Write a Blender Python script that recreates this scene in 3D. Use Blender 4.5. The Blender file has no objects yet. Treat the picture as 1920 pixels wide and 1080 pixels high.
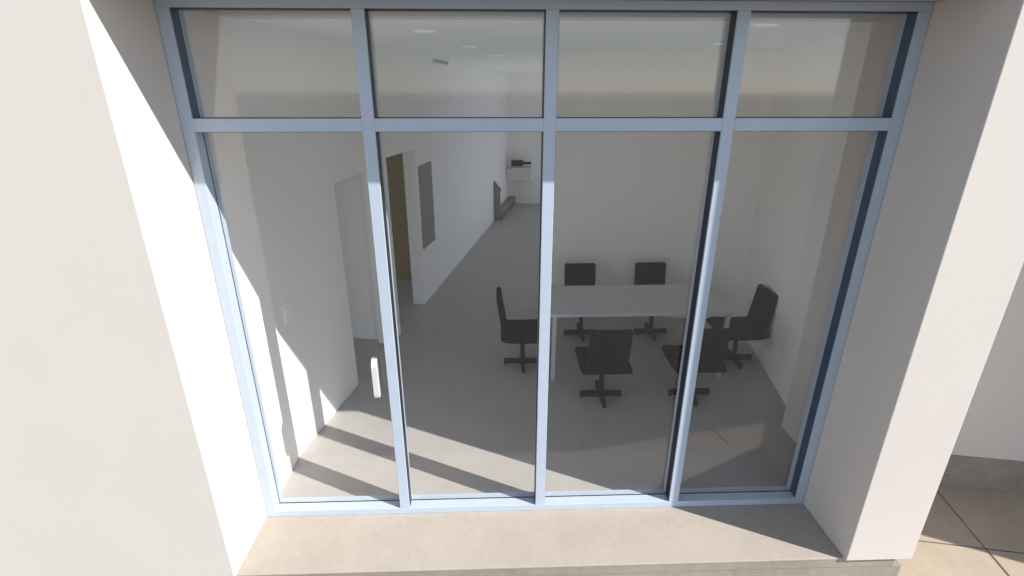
import bpy, bmesh, math, random
from mathutils import Vector, Matrix

S = 1.3                                   # survey units -> metres
ANG = math.radians(11.13)                 # the interior is turned against the storefront
XR = Vector((math.cos(ANG), -math.sin(ANG), 0))
YR = Vector((math.sin(ANG), math.cos(ANG), 0))
sc = bpy.context.scene
col = sc.collection
random.seed(7)

# ---------------------------------------------------------------- camera
cd = bpy.data.cameras.new('camera')
cam = bpy.data.objects.new('camera', cd)
col.objects.link(cam)
cd.sensor_width = 36.0
cd.lens = 36.0 * 958.5 / 1920.0
cd.clip_start = 0.05
cd.clip_end = 3000
cam.location = (1.2503 * S, -2.1778 * S, 2.1494 * S)
cam.rotation_euler = (math.pi / 2 - 0.3674, -0.0006, -0.033)
sc.camera = cam

# ---------------------------------------------------------------- sky, sun, exposure
SUN_DIR = Vector((2.0, -1.0, 1.84)).normalized()        # towards the sun
elev = math.asin(SUN_DIR.z)
world = bpy.data.worlds.new('World')
sc.world = world
world.use_nodes = True
wn = world.node_tree
wn.nodes.clear()
sky = wn.nodes.new('ShaderNodeTexSky')
sky.sky_type = 'NISHITA'
sky.sun_disc = False
sky.sun_elevation = elev
sky.sun_rotation = math.atan2(SUN_DIR.x, SUN_DIR.y)
bg = wn.nodes.new('ShaderNodeBackground')
bg.inputs['Strength'].default_value = 0.10
wo = wn.nodes.new('ShaderNodeOutputWorld')
sky.dust_density = 0.1
sky.ozone_density = 2.0
hs = wn.nodes.new('ShaderNodeHueSaturation')
hs.inputs['Saturation'].default_value = 0.55
wn.links.new(sky.outputs[0], hs.inputs['Color'])
wn.links.new(hs.outputs[0], bg.inputs['Color'])
wn.links.new(bg.outputs[0], wo.inputs['Surface'])
sd = bpy.data.lights.new('sun', 'SUN')
sun = bpy.data.objects.new('sun', sd)
col.objects.link(sun)
sd.energy = 3.8
sd.angle = math.radians(0.5)
sd.color = (1.0, 0.94, 0.865)
sun.rotation_euler = SUN_DIR.to_track_quat('Z', 'Y').to_euler()
sun.location = (6, -6, 8)

sc.render.engine = 'CYCLES'
sc.view_settings.view_transform = 'Standard'
sc.view_settings.look = 'None'
sc.view_settings.exposure = 0.92
sc.view_settings.gamma = 1.0
sc.view_settings.use_curve_mapping = False
sc.cycles.max_bounces = 16
sc.cycles.diffuse_bounces = 10
sc.cycles.glossy_bounces = 6
sc.cycles.transparent_max_bounces = 16
sc.cycles.sample_clamp_indirect = 6


# ---------------------------------------------------------------- materials
def new_mat(name):
    m = bpy.data.materials.new(name)
    m.use_nodes = True
    nt = m.node_tree
    return m, nt, nt.nodes['Principled BSDF']


def plain(name, color, rough=0.6, metal=0.0, vary=0.04, scale=6.0, bump=0.0, bscale=200.0, spec=0.5):
    """paint or plastic: one colour with faint mottling and a fine surface relief"""
    m, nt, b = new_mat(name)
    tc = nt.nodes.new('ShaderNodeTexCoord')
    no = nt.nodes.new('ShaderNodeTexNoise')
    no.inputs['Scale'].default_value = scale
    no.inputs['Detail'].default_value = 5
    nt.links.new(tc.outputs['Object'], no.inputs['Vector'])
    rp = nt.nodes.new('ShaderNodeValToRGB')
    rp.color_ramp.elements[0].position = 0.3
    rp.color_ramp.elements[1].position = 0.7
    rp.color_ramp.elements[0].color = tuple(c * (1 - vary) for c in color) + (1,)
    rp.color_ramp.elements[1].color = tuple(min(1, c * (1 + vary)) for c in color) + (1,)
    nt.links.new(no.outputs['Fac'], rp.inputs['Fac'])
    nt.links.new(rp.outputs['Color'], b.inputs['Base Color'])
    b.inputs['Roughness'].default_value = rough
    b.inputs['Metallic'].default_value = metal
    b.inputs['Specular IOR Level'].default_value = spec
    if bump > 0:
        n2 = nt.nodes.new('ShaderNodeTexNoise')
        n2.inputs['Scale'].default_value = bscale
        n2.inputs['Detail'].default_value = 3
        nt.links.new(tc.outputs['Object'], n2.inputs['Vector'])
        bp = nt.nodes.new('ShaderNodeBump')
        bp.inputs['Strength'].default_value = bump
        bp.inputs['Distance'].default_value = 0.004
        nt.links.new(n2.outputs['Fac'], bp.inputs['Height'])
        nt.links.new(bp.outputs['Normal'], b.inputs['Normal'])
    return m


def concrete(name, light, dark, rough=0.75, scale=2.2, bump=0.12):
    """trowelled concrete: broad clouds, small blotches and pores"""
    m, nt, b = new_mat(name)
    tc = nt.nodes.new('ShaderNodeTexCoord')
    n1 = nt.nodes.new('ShaderNodeTexNoise')
    n1.inputs['Scale'].default_value = scale
    n1.inputs['Detail'].default_value = 8
    n1.inputs['Roughness'].default_value = 0.62
    n1.inputs['Distortion'].default_value = 0.4
    n2 = nt.nodes.new('ShaderNodeTexNoise')
    n2.inputs['Scale'].default_value = scale * 9
    n2.inputs['Detail'].default_value = 6
    n2.inputs['Roughness'].default_value = 0.7
    for n in (n1, n2):
        nt.links.new(tc.outputs['Object'], n.inputs['Vector'])
    mx = nt.nodes.new('ShaderNodeMath')
    mx.operation = 'MULTIPLY_ADD'
    mx.inputs[1].default_value = 0.45
    ad = nt.nodes.new('ShaderNodeMath')
    ad.operation = 'MULTIPLY'
    ad.inputs[1].default_value = 0.55
    nt.links.new(n1.outputs['Fac'], ad.inputs[0])
    nt.links.new(n2.outputs['Fac'], mx.inputs[0])
    nt.links.new(ad.outputs[0], mx.inputs[2])
    rp = nt.nodes.new('ShaderNodeValToRGB')
    rp.color_ramp.elements[0].position = 0.36
    rp.color_ramp.elements[1].position = 0.62
    rp.color_ramp.elements[0].color = dark + (1,)
    rp.color_ramp.elements[1].color = light + (1,)
    nt.links.new(mx.outputs[0], rp.inputs['Fac'])
    nt.links.new(rp.outputs['Color'], b.inputs['Base Color'])
    b.inputs['Roughness'].default_value = rough
    bp = nt.nodes.new('ShaderNodeBump')
    bp.inputs['Strength'].default_value = bump
    bp.inputs['Distance'].default_value = 0.006
    nt.links.new(n2.outputs['Fac'], bp.inputs['Height'])
    nt.links.new(bp.outputs['Normal'], b.inputs['Normal'])
    return m


GLASS_MIRROR = 0.045


def glass(name):
    """coated window glass: lets the light straight through and mirrors part of the outside"""
    m = bpy.data.materials.new(name)
    m.use_nodes = True
    nt = m.node_tree
    nt.nodes.clear()
    out = nt.nodes.new('ShaderNodeOutputMaterial')
    mix = nt.nodes.new('ShaderNodeMixShader')
    tr = nt.nodes.new('ShaderNodeBsdfTransparent')
    tr.inputs['Color'].default_value = (0.995, 0.997, 0.997, 1)
    gl = nt.nodes.new('ShaderNodeBsdfGlossy')
    gl.inputs['Roughness'].default_value = 0.06
    gl.inputs['Color'].default_value = (1, 1, 1, 1)
    lw = nt.nodes.new('ShaderNodeLayerWeight')      # the same mirror share on both faces of the sheet
    lw.inputs['Blend'].default_value = 0.5
    pw = nt.nodes.new('ShaderNodeMath')
    pw.operation = 'POWER'
    pw.inputs[1].default_value = 5.0
    ma = nt.nodes.new('ShaderNodeMath')
    ma.operation = 'MULTIPLY_ADD'
    ma.inputs[1].default_value = 0.12
    ma.inputs[2].default_value = GLASS_MIRROR
    nt.links.new(lw.outputs['Facing'], pw.inputs[0])
    nt.links.new(pw.outputs[0], ma.inputs[0])
    nt.links.new(ma.outputs[0], mix.inputs['Fac'])
    nt.links.new(tr.outputs[0], mix.inputs[1])
    nt.links.new(gl.outputs[0], mix.inputs[2])
    nt.links.new(mix.outputs[0], out.inputs['Surface'])
    return m


M_STUCCO = plain('white_stucco', (0.625, 0.583, 0.548), 0.85, vary=0.015, scale=1.5, bump=0.12, bscale=160)
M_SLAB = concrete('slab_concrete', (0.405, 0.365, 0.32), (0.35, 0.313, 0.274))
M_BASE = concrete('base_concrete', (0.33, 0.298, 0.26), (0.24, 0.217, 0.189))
M_FLOOR = concrete('floor_concrete', (0.435, 0.42, 0.405), (0.375, 0.363, 0.35), rough=0.5, scale=1.6, bump=0.05)
M_PAVE = concrete('paving_concrete', (0.39, 0.331, 0.262), (0.325, 0.275, 0.218), scale=1.4)
M_ASPH = concrete('asphalt', (0.15, 0.145, 0.136), (0.105, 0.102, 0.096), rough=0.9, scale=6, bump=0.4)
M_WALL = plain('wall_paint', (0.92, 0.895, 0.87), 0.75, vary=0.012, scale=1.2, bump=0.05, bscale=220)
M_CEIL = plain('ceiling_paint', (0.92, 0.915, 0.89), 0.85, vary=0.01, scale=1.2, bump=0.04, bscale=200)
M_BROWN = plain('brown_paint', (0.30, 0.23, 0.10), 0.7, vary=0.06, scale=2.5, bump=0.04)
M_FRAME = plain('anodised_aluminium', (0.44, 0.515, 0.615), 0.35, metal=0.0, vary=0.02, scale=12, bump=0.02, bscale=500)
M_GASKET_SHADE = plain('gasket_side_shade', (0.016, 0.022, 0.032), 0.45, vary=0.1)  # near-black: thin gasket, plus shade painted on the frame's side faces
M_GLASS = glass('coated_glass')
M_BLACK = plain('black_fabric', (0.006, 0.0065, 0.007), 0.8, vary=0.12, scale=60, bump=0.15, bscale=900, spec=0.25)
M_BLACKP = plain('black_plastic', (0.006, 0.006, 0.0065), 0.5, vary=0.08, scale=20, spec=0.3)
M_TABLE = plain('table_laminate', (0.55, 0.55, 0.57), 0.45, vary=0.015, scale=8)
M_LEG = plain('table_leg_metal', (0.55, 0.53, 0.51), 0.5, vary=0.02)
M_WHITE = plain('white_plastic', (0.88, 0.87, 0.86), 0.4, vary=0.01)
M_GREY = plain('grey_paint', (0.21, 0.205, 0.205), 0.6, vary=0.04, scale=5, bump=0.03)
M_DARKG = plain('dark_grey_paint', (0.17, 0.17, 0.175), 0.6, vary=0.05, scale=5)
M_BASIN = plain('basin_enamel', (0.68, 0.68, 0.68), 0.4, vary=0.01)
M_BOUNCE_TINT = plain('blue_bounce_tint', (0.36, 0.45, 0.57), 0.95, vary=0.12, scale=30, bump=0.3, bscale=400)  # blue chosen to tint the bounced light in the hall
M_JAMB_SHADE = plain('navy_jamb_shade', (0.05, 0.085, 0.14), 0.4, vary=0.05)  # navy stands in for shade on the jamb sides
M_VENT = plain('vent_paint', (0.42, 0.43, 0.44), 0.5, vary=0.02)
M_LENS = plain('lamp_lens', (0.85, 0.85, 0.84), 0.4, vary=0.005)
M_LENS.node_tree.nodes['Principled BSDF'].inputs['Emission Color'].default_value = (1, 0.98, 0.95, 1)
M_LENS.node_tree.nodes['Principled BSDF'].inputs['Emission Strength'].default_value = 0.06
M_HANDLE = plain('white_powder_coat', (0.62, 0.61, 0.60), 0.4, vary=0.02)
M_SWITCH = plain('white_switch_plastic', (0.95, 0.94, 0.93), 0.35, vary=0.005)
M_JOINT = plain('joint_sealant', (0.09, 0.08, 0.07), 0.9, vary=0.1)


# ---------------------------------------------------------------- mesh helpers
def W(x, y, z):                      # storefront axes, survey units
    return Vector((x * S, y * S, z * S))


def R(x, y, z):                      # interior axes, survey units
    return (XR * x + YR * y) * S + Vector((0, 0, z * S))


def hexa(bm, f, x0, x1, y0, y1, z0, z1):
    v = [bm.verts.new(f(x, y, z)) for z in (z0, z1) for (x, y) in ((x0, y0), (x1, y0), (x1, y1), (x0, y1))]
    for q in ((3, 2, 1, 0), (4, 5, 6, 7), (0, 1, 5, 4), (1, 2, 6, 5), (2, 3, 7, 6), (3, 0, 4, 7)):
        bm.faces.new([v[i] for i in q])


def prism(bm, pts, z0, z1):
    """vertical prism over a counter-clockwise plan of world-metre points"""
    a = [bm.verts.new((p.x, p.y, z0)) for p in pts]
    b = [bm.verts.new((p.x, p.y, z1)) for p in pts]
    bm.faces.new(a[::-1])
    bm.faces.new(b)
    n = len(pts)
    for i in range(n):
        bm.faces.new((a[i], a[(i + 1) % n], b[(i + 1) % n], b[i]))


def link(name, bm, mat, parent=None, bevel=0.0, seg=2, smooth=False):
    bmesh.ops.recalc_face_normals(bm, faces=bm.faces)
    if bevel > 0:
        ed = [e for e in bm.edges if len(e.link_faces) == 2 and e.calc_face_angle(0) > 0.5]
        bmesh.ops.bevel(bm, geom=ed, offset=bevel, segments=seg, profile=0.5, affect='EDGES', clamp_overlap=True)
    if parent is not None:
        inv = Matrix.Translation(-Vector(parent['_w']))
        bmesh.ops.transform(bm, matrix=inv, verts=bm.verts)
    me = bpy.data.meshes.new(name)
    bm.to_mesh(me)
    bm.free()
    me.materials.append(mat)
    if smooth:
        for p in me.polygons:
            p.use_smooth = True
    o = bpy.data.objects.new(name, me)
    col.objects.link(o)
    if parent is not None:
        o.parent = parent
        o['_w'] = list(parent['_w'])
    return o


def boxo(name, f, b, mat, parent=None, bevel=0.0, seg=2):
    bm = bmesh.new()
    hexa(bm, f, *b)
    return link(name, bm, mat, parent, bevel, seg)


def struct(o, label=None):
    o['kind'] = 'structure'
    if label:
        o['label'] = label
    return o


def thing(name, label, cat, loc=(0, 0, 0), group=None):
    o = bpy.data.objects.new(name, None)
    o.empty_display_size = 0.1
    col.objects.link(o)
    o.location = loc
    o['_w'] = list(loc)
    o['label'] = label
    o['category'] = cat
    if group:
        o['group'] = group
    return o


WID = 2.951         # storefront width
HEAD = 2.472
CEIL = 2.478
GZ = -0.23          # sidewalk level
RW = 3.119          # inner face of the right wall
LW = -0.10          # inner face of the left wall
TH = 0.125

# ---------------------------------------------------------------- ground
bm = bmesh.new()
hexa(bm, W, -400, 400, -600, 600, -0.60, GZ - 0.055)
struct(link('ground', bm, M_ASPH))

# sidewalk: a bed with single paving slabs, joints open
KERB_Y = -0.30
side = struct(boxo('sidewalk', R, (-6.5, 11.5, KERB_Y, 1.30, -0.40, GZ - 0.02), M_JOINT))
side['_w'] = [0, 0, 0]
PITCH = 0.923
g = 0.0045
xs = [3.914 + PITCH * k for k in range(-10, 8)]
ys = [0.642 - PITCH, 0.642, 1.29]
for i in range(len(xs) - 1):
    for j in range(2):
        boxo('paving_slab', R, (xs[i] + g, xs[i + 1] - g, ys[j] + g, ys[j + 1] - g, GZ - 0.06, GZ), M_PAVE, side, 0.003, 1)

# entrance slab under the storefront and its lower footing
slab = struct(boxo('entrance_slab', W, (-3.2, 3.216, -0.357, 0.05, -0.012, 0.0), M_SLAB, None, 0.004, 2))
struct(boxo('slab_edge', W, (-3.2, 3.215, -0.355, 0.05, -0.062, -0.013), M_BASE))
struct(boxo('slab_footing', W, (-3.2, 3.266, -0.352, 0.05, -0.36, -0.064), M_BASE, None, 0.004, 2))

# ---------------------------------------------------------------- interior floor and ceiling
bm = bmesh.new()
pts = [W(-0.3, 0.052, 0), W(3.33, 0.052, 0), R(3.3, 0.9, 0), R(3.3, 3.0, 0), R(6.3, 3.0, 0), R(6.3, 8.6, 0), R(-3.6, 8.6, 0), R(-3.6, 1.0, 0), R(-0.3, 0.45, 0)]
prism(bm, pts, -0.3, 0.0)
struct(link('floor', bm, M_FLOOR))
bm = bmesh.new()
for b in ((-3.7, 4.0, 0.45, 8.7), (5.95, 6.4, 0.45, 8.7), (4.0, 5.95, 0.45, 3.6), (4.0, 5.95, 7.6, 8.7)):   # unseen rooflight opening added to light the hall
    hexa(bm, R, *b, CEIL, CEIL + 0.25)
struct(link('ceiling', bm, M_CEIL))

# carpet added out of view in the back room to cool the hall light
struct(boxo('added_tint_carpet', R, (1.7, 6.17, 3.2, 8.42, 0.0005, 0.006), M_BOUNCE_TINT))

# ---------------------------------------------------------------- interior walls


def wall(name, *boxes, mat=M_WALL):
    bm = bmesh.new()
    for b in boxes:
        hexa(bm, R, *b)
    return struct(link(name, bm, mat))


T = CEIL + 0.02
HD = 1.60           # door head
wall('wall_left',
     (LW - TH, LW, 0.42, 1.346, -0.02, T),
     (LW - TH, LW, 1.346, 2.042, HD - 0.03, T),
     (LW - TH, LW, 2.042, 2.264, -0.02, T),
     (LW - TH, LW, 2.264, 2.976, HD + 0.028, T),
     (LW - TH, LW, 2.976, 8.43, -0.02, T))
wall('wall_right', (RW, RW + TH, 0.80, 3.07 + TH, -0.36, T))
wall('wall_back', (1.215, RW, 3.07, 3.07 + TH, -0.02, T))
# rear wall of the hall with unseen openings added to light the hall
wall('wall_rear',
     (LW - TH, 1.7, 8.43, 8.43 + TH, -0.02, T),
     (3.9, 4.0, 8.43, 8.43 + TH, 0.0, T),
     (6.1, 6.3, 8.43, 8.43 + TH, -0.02, T),
     (1.7, 6.1, 8.43, 8.43 + TH, 2.44, T))
wall('wall_side', (6.18, 6.3, 3.0, 8.43, -0.36, T))
wall('wall_side_front', (RW + TH, 6.3, 3.07, 3.07 + TH, -0.36, T))
struct(boxo('wall_return', W, (-0.6, 0.0, 0.1015, 0.60, 0.0, HEAD), M_WALL))
# the two rooms behind the left wall
wall('wall_partition', (-2.6, LW - TH - 0.001, 2.10, 2.24, -0.02, T))
wall('wall_outer_left', (-2.72, -2.6, 0.6, 0.9, -0.02, T), (-2.72, -2.6, 2.0, 2.3, -0.02, T), (-2.72, -2.6, 3.6, 8.43, -0.02, T),
     (-2.72, -2.6, 0.9, 2.0, -0.02, 0.05), (-2.72, -2.6, 2.3, 3.6, -0.02, 0.05))  # unseen openings added to brighten the two rooms and the hall
wall('wall_room_front', (-2.72, LW - TH, 0.55, 0.66, -0.02, T))
wall('wall_brown', (-2.6, LW - TH - 0.001, 3.70, 3.82, -0.02, T), mat=M_BROWN)

# ---------------------------------------------------------------- building: stucco front
bld = thing('building', 'white stucco building front with deep pillars on both sides of the storefront', 'building', (0, 0, 0))
boxo('pillar', W, (-3.2, 0.0, -0.373, 0.101, 0.0, HEAD), M_STUCCO, bld, 0.004, 2)
boxo('pillar', W, (WID, 3.281, -0.373, 0.14, 0.0, HEAD), M_STUCCO, bld, 0.004, 2)
boxo('lintel', W, (-3.2, 3.281, -0.373, 0.62, HEAD + 0.001, 3.35), M_STUCCO, bld, 0.004, 2)
boxo('facade_wall', R, (RW + TH - 0.02, 5.4, 1.15, 1.30, 0.012, 3.3), M_STUCCO, bld)
boxo('foundation_wall', R, (RW + TH - 0.02, 5.4, 1.165, 1.295, -0.40, 0.010), M_BASE, bld)
boxo('side_wall', W, (3.20, 3.275, 0.141, 0.70, 0.0, 3.34), M_STUCCO, bld)
bm = bmesh.new()
for b in ((-3.8, 4.0, 0.5, 8.9), (5.95, 6.6, 0.5, 8.9), (4.0, 5.95, 0.5, 3.6), (4.0, 5.95, 7.6, 8.9)):  # leaves the added rooflight opening clear
    hexa(bm, R, *b, CEIL + 0.26, CEIL + 0.5)
link('roof', bm, M_STUCCO, bld)
bay = thing('building_wing', 'white stucco wing of the building projecting beside the recessed wall on the right', 'building', W(5.19, -0.78, GZ))
boxo('wall', W, (5.19, 8.5, -0.78, 0.6, 0.0, 3.3), M_STUCCO, bay, 0.004, 2)
boxo('foundation_wall', W, (5.20, 8.5, -0.765, 0.59, -0.40, -0.002), M_BASE, bay)

# ---------------------------------------------------------------- storefront
JW = 0.0492
MW = 0.0508
YF, YB, YG = 0.0, 0.10, 0.062
RAIL = 0.0375
TB, TT = 1.9956, 2.0473
HB = 2.4392
MX = [0.7422, 1.4768, 2.2151]
st = thing('storefront_window', 'blue-grey aluminium storefront window of eight panes between the white stucco pillars', 'storefront window', W(WID / 2, 0, 0))
bv = 0.0025
boxo('sill', W, (0.0015, WID - 0.0015, YF, YB, 0.0005, RAIL), M_FRAME, st, bv)
boxo('head', W, (0.0015, WID - 0.0015, YF, YB, HB, HEAD - 0.0005), M_FRAME, st, bv)
for x0, x1 in ((0.0015, JW), (WID - JW, WID - 0.0015)):
    boxo('jamb', W, (x0, x1, YF, YB, RAIL, HB), M_FRAME, st, bv)
for x in MX:
    boxo('mullion', W, (x - MW / 2, x + MW / 2, YF, YB, RAIL, HB), M_FRAME, st, bv)
edges = [JW] + [v for x in MX for v in (x - MW / 2, x + MW / 2)] + [WID - JW]
bays = [(edges[2 * i], edges[2 * i + 1]) for i in range(4)]
for x0, x1 in bays:
    boxo('transom', W, (x0, x1, YF, YB, TB, TT), M_FRAME, st, bv)
for x0, x1 in bays:
    for z0, z1 in ((RAIL, TB), (TT, HB)):
        e = 0.0008
        p = boxo('pane', W, (x0 + e, x1 - e, YG, YG + 0.0062, z0 + e, z1 - e), M_GLASS, st)
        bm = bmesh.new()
        g_, y0, y1 = 0.0022, 0.009, YG - 0.0003  # deep strips put shade colour on the frame's side faces
        fine = YG - 0.006  # gasket depth only, no painted shade on these sides
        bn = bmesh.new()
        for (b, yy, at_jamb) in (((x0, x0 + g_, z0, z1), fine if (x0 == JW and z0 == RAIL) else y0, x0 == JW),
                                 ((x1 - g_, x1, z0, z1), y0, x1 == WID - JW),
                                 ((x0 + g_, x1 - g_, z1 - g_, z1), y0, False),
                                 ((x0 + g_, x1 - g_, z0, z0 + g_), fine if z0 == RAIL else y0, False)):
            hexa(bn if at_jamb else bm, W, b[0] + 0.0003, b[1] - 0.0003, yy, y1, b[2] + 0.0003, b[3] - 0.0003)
        link('gasket_shade_strip', bm, M_GASKET_SHADE, p)
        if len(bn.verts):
            link('jamb_gasket_shade', bn, M_JAMB_SHADE, p)
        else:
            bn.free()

# pull handle on the left pane: a flat bar on two stand-offs
hx0, hx1 = 0.643, 0.671
bm = bmesh.new()
y0, y1 = 0.002, YG - 0.0005
prof = [(y0, 0.750), (y0, 0.910), (y0 + 0.022, 0.942), (y1 - 0.012, 0.942), (y1 - 0.012, 0.735), (y0 + 0.004, 0.735)]
L = [bm.verts.new(W(hx0, y, z)) for y, z in prof]
Q = [bm.verts.new(W(hx1, y, z)) for y, z in prof]
bm.faces.new(L)
bm.faces.new(Q[::-1])
for i in range(len(prof)):
    j = (i + 1) % len(prof)
    bm.faces.new((L[i], L[j], Q[j], Q[i]))
hd = link('pull_handle', bm, M_HANDLE, st, 0.002)
for z in (0.77, 0.91):
    boxo('mount', W, (hx0 + 0.006, hx1 - 0.006, y1 - 0.012, y1, z - 0.01, z + 0.01), M_FRAME, hd)

# ---------------------------------------------------------------- meeting table
tx0, tx1, ty0, ty1, tz = 1.66, 3.065, 1.325, 1.935, 0.582
tb = thing('meeting_table', 'long pale grey rectangular meeting table with slim square legs', 'table', W((tx0 + tx1) / 2, (ty0 + ty1) / 2, 0))
boxo('tabletop', W, (tx0, tx1, ty0, ty1, tz - 0.024, tz), M_TABLE, tb, 0.003)
lw = 0.030
for x in (tx0 + 0.018, tx1 - 0.018 - lw):
    for y in (ty0 + 0.02, ty1 - 0.02 - lw):
        boxo('leg', W, (x, x + lw, y, y + lw, 0.0, tz - 0.0245), M_LEG, tb, 0.002)

# ---------------------------------------------------------------- office chairs


def local(x, y, z):
    return Vector((x, y, z))


def swept(profile, half, edge, nseg):
    """cushion: closed (y, z) outline pulled across x with shrinking rounded ends"""
    bm = bmesh.new()
    rings = []
    cy = sum(p[0] for p in profile) / len(profile)
    cz = sum(p[1] for p in profile) / len(profile)
    st_ = []
    for k in range(nseg + 1):
        a = math.pi / 2 * k / nseg
        st_.append((-half + edge * (1 - math.sin(a)), edge * (1 - math.cos(a))))
    st_ = [(x, s) for x, s in st_]
    xs_ = [(-half + edge * (1 - math.sin(math.pi / 2 * (k / nseg))), math.cos(math.pi / 2 * (k / nseg))) for k in range(nseg + 1)]
    xs_ = sorted([(-half + edge - edge * math.cos(math.pi / 2 * k / nseg), edge * (1 - math.sin(math.pi / 2 * k / nseg))) for k in range(nseg + 1)])
    stations = xs_ + [(-x, s) for x, s in reversed(xs_)]
    for x, inset in stations:
        ring = []
        for y, z in profile:
            dy, dz = y - cy, z - cz
            ly, lz = abs(dy), abs(dz)
            ny = cy + math.copysign(max(0.0, ly - inset), dy)
            nz = cz + math.copysign(max(0.0, lz - inset * 0.8), dz)
            ring.append(bm.verts.new((x, ny, nz)))
        rings.append(ring)
    n = len(profile)
    for a, b in zip(rings, rings[1:]):
        for i in range(n):
            bm.faces.new((a[i], a[(i + 1) % n], b[(i + 1) % n], b[i]))
    bm.faces.new(rings[0][::-1])
    bm.faces.new(rings[-1])
    return bm


CH_GROUP = 'black office chairs round the meeting table'


def make_chair():
    t = thing('office_chair', '', 'chair', (0, 0, 0), CH_GROUP)
    # seat: front (+y) rounded like a waterfall, underside dished
    seat = [(-0.205, 0.352), (-0.228, 0.375), (-0.236, 0.40), (-0.228, 0.425), (-0.20, 0.436), (0.0, 0.430), (0.17, 0.438), (0.235, 0.432), (0.265, 0.415),
            (0.272, 0.395), (0.26, 0.37), (0.20, 0.335), (0.10, 0.322), (-0.08, 0.322), (-0.16, 0.330)]
    bm = swept(seat, 0.232, 0.018, 3)
    for v in bm.verts:                     # underside bellied from side to side
        if v.co.z < 0.39:
            v.co.z += (0.39 - v.co.z) * 0.55 * (v.co.x / 0.232) ** 2
    o = link('seat', bm, M_BLACK, t, smooth=True)
    # backrest: thin padded slab leaning back, rounded corners
    bm = bmesh.new()
    w, zb, zt, rc = 0.19, 0.415, 0.842, 0.022
    out = []
    for cx, cz, a0 in ((w - rc, zb + rc, -90), (w - rc, zt - rc, 0), (-w + rc, zt - rc, 90), (-w + rc, zb + rc, 180)):
        for k in range(5):
            a = math.radians(a0 + 22.5 * k)
            out.append((cx + rc * math.cos(a), cz + rc * math.sin(a)))

    def yb(z):
        return -0.165 - 0.062 * (z - zb) / (zt - zb)
    lay = []
    for off, sh in ((0.0, 0.012), (-0.010, 0.002), (-0.040, 0.002), (-0.052, 0.012)):
        lay.append([bm.verts.new((x * (1 - sh / w), yb(z) + off, (z - 0.63) * (1 - sh / 0.21) + 0.63)) for x, z in out])
    for a, b in zip(lay, lay[1:]):
        for i in range(len(out)):
            j = (i + 1) % len(out)
            bm.faces.new((a[i], a[j], b[j], b[i]))
    bm.faces.new(lay[0])
    bm.faces.new(lay[-1][::-1])
    link('backrest', bm, M_BLACK, t, smooth=False)
    bm = bmesh.new()
    bmesh.ops.create_cone(bm, cap_ends=True, segments=20, radius1=0.026, radius2=0.024, depth=0.28,
                          matrix=Matrix.Translation((0, 0, 0.19)))
    link('column', bm, M_BLACKP, t)
    base = link('base', swept([(-0.034, 0.014), (-0.034, 0.074), (0.034, 0.074), (0.034, 0.014)], 0.034, 0.004, 1), M_BLACKP, t)
    for k in range(4):
        bm = bmesh.new()
        c, s_ = math.cos(k * math.pi / 2), math.sin(k * math.pi / 2)
        hexa(bm, lambda x, y, z: Vector((x * c - y * s_, x * s_ + y * c, z)), 0.034, 0.202, -0.017, 0.017, 0.012, 0.066)
        link('leg', bm, M_BLACKP, base, 0.003)
        bm = bmesh.new()
        hexa(bm, lambda x, y, z: Vector((x * c - y * s_, x * s_ + y * c, z)), 0.175, 0.197, -0.012, 0.012, 0.0, 0.0118)
        link('glide', bm, M_BLACKP, base)
    return t


def copy_tree(o, parent=None):
    c = o.copy()
    col.objects.link(c)
    if parent is not None:
        c.parent = parent
    for ch in list(o.children):
        copy_tree(ch, c)
    return c


chair = make_chair()
spots = [
    (2.634, 1.435, 0, 'black office chair with its back to the storefront by the left front table leg'),
    (3.508, 1.435, 0, 'black office chair with its back to the storefront, half hidden behind the right mullion'),
    (2.652, 2.795, 180, 'black office chair across the table against the back wall, left of the two there'),
    (3.518, 2.800, 180, 'black office chair across the table against the back wall, right of the two there'),
    (1.905, 2.110, -90, 'black office chair seen side-on at the hall end of the table by the middle mullion'),
    (4.250, 2.110, 90, 'black office chair at the right end of the table beside the right wall'),
]
for i, (x, y, rz, lb) in enumerate(spots):
    o = chair if i == 0 else copy_tree(chair)
    o.location = (x, y, 0)
    o.rotation_euler = (0, 0, math.radians(rz))
    o['label'] = lb

# ---------------------------------------------------------------- fittings on the walls and ceiling
sw = thing('light_switch', 'white two-rocker light switch plate on the left wall near the window', 'light switch', R(LW, 0.618, 0.93))
boxo('plate', R, (LW + 0.0005, LW + 0.006, 0.577, 0.659, 0.866, 0.994), M_SWITCH, sw, 0.002)
for y in (0.592, 0.624):
    boxo('rocker', R, (LW + 0.0062, LW + 0.009, y, y + 0.022, 0.905, 0.955), M_SWITCH, sw, 0.001)

pn = thing('wall_panel', 'grey rectangular panel mounted on the hall wall beside the doorway', 'wall panel', R(LW, 3.24, 0.6))
boxo('panel_face', R, (LW + 0.0005, LW + 0.012, 3.044, 3.437, 0.60, 1.455), M_GREY, pn, 0.002)

vt = thing('air_vent', 'slim grey air vent slot high on the hall wall under the ceiling', 'air vent', R(LW, 3.98, 2.44))
boxo('vent_frame', R, (LW + 0.0005, LW + 0.012, 3.70, 4.26, 2.430, 2.462), M_VENT, vt, 0.001)
for k in range(3):
    boxo('slat', R, (LW + 0.0122, LW + 0.018, 3.715, 4.245, 2.434 + k * 0.009, 2.439 + k * 0.009), M_DARKG, vt)

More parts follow.
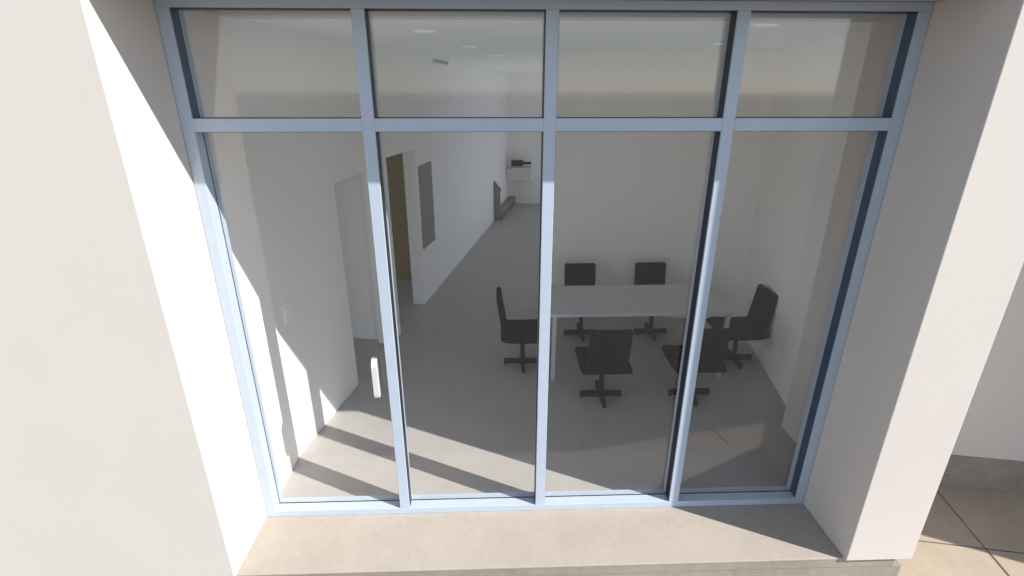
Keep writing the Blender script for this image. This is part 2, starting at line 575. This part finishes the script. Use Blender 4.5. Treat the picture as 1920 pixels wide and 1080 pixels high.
LIGHT_LABELS = {
    (0, 0): 'round recessed ceiling light over the hall nearest the storefront',
    (0, 1): 'round recessed ceiling light over the hall, second from the storefront',
    (0, 2): 'round recessed ceiling light farthest down the hall',
    (1, 0): 'round recessed ceiling light over the meeting area seen in the top right pane',
    (1, 1): 'round recessed ceiling light over the meeting area by the right mullion and back wall',
}
for (i, j), lb in LIGHT_LABELS.items():
    x, y = (0.62, 2.475)[i], (1.265, 2.37, 3.44)[j]
    p = R(x, y, CEIL)
    t = thing('ceiling_light', lb, 'ceiling light', p, 'recessed ceiling lights')
    for nm, r, z0, z1 in (('trim', 0.10, -0.008, -0.0005), ('lens', 0.078, -0.012, -0.0082)):
        bm = bmesh.new()
        bmesh.ops.create_cone(bm, cap_ends=True, segments=32, radius1=r * 0.97, radius2=r, depth=z1 - z0,
                              matrix=Matrix.Translation(p + Vector((0, 0, (z0 + z1) / 2))))
        link(nm, bm, M_WHITE if nm == 'trim' else M_LENS, t)

# grey end post with a sloping cap and the low kerb behind it, down the hall
gp = thing('end_post', 'grey waist-high post with a sloping cap standing against the hall wall', 'post', R(LW, 6.88, 0))
bm = bmesh.new()
px0, px1 = LW + 0.002, 0.008
a = [(px0, 0.0), (px1, 0.0), (px1, 0.535), (px0, 0.655)]
A = [bm.verts.new(R(x, 6.86, z)) for x, z in a]
B = [bm.verts.new(R(x, 6.92, z)) for x, z in a]
bm.faces.new(A)
bm.faces.new(B[::-1])
for i in range(4):
    bm.faces.new((A[i], A[(i + 1) % 4], B[(i + 1) % 4], B[i]))
link('post_body', bm, M_GREY, gp)
bm = bmesh.new()
a = [(px0, 0.657), (px1 + 0.012, 0.520), (px1 + 0.012, 0.555), (px0, 0.695)]
A = [bm.verts.new(R(x, 6.845, z)) for x, z in a]
B = [bm.verts.new(R(x, 6.935, z)) for x, z in a]
bm.faces.new(A)
bm.faces.new(B[::-1])
for i in range(4):
    bm.faces.new((A[i], A[(i + 1) % 4], B[(i + 1) % 4], B[i]))
link('cap', bm, M_DARKG, gp)
kb = thing('wall_plinth', 'low dark grey plinth running along the hall wall behind the post', 'plinth', R(LW, 7.6, 0))
boxo('plinth_body', R, (LW + 0.001, 0.035, 6.937, 8.425, 0.0, 0.125), M_DARKG, kb, 0.004)
boxo('top_edge', R, (LW + 0.001, 0.042, 6.937, 8.425, 0.1253, 0.145), M_GREY, kb, 0.003)

# white basin and black tap at the far end of the hall
sk = thing('wall_basin', 'white wall-hung basin with a rounded end at the far end of the hall', 'basin', R(0.15, 8.2, 0.46))
bm = bmesh.new()
hexa(bm, R, LW + 0.002, 0.41, 8.12, 8.425, 0.50, 0.74)
bs = link('bowl', bm, M_BASIN, sk, 0.035, 3)
boxo('rim', R, (0.02, 0.395, 8.115, 8.40, 0.715, 0.752), M_BASIN, sk, 0.006)
boxo('splash_back', R, (LW + 0.002, 0.40, 8.405, 8.428, 0.753, 0.80), M_WALL, sk, 0.004)
tp = thing('tap', 'black tap block with a short straight spout above the white basin', 'tap', R(0.0, 8.2, 0.8))
boxo('tap_body', R, (0.005, 0.225, 8.10, 8.25, 0.79, 0.895), M_BLACKP, tp, 0.008)
boxo('spout', R, (0.226, 0.385, 8.14, 8.20, 0.825, 0.87), M_BLACKP, tp, 0.005)

for o in sc.objects:
    if '_w' in o:
        del o['_w']
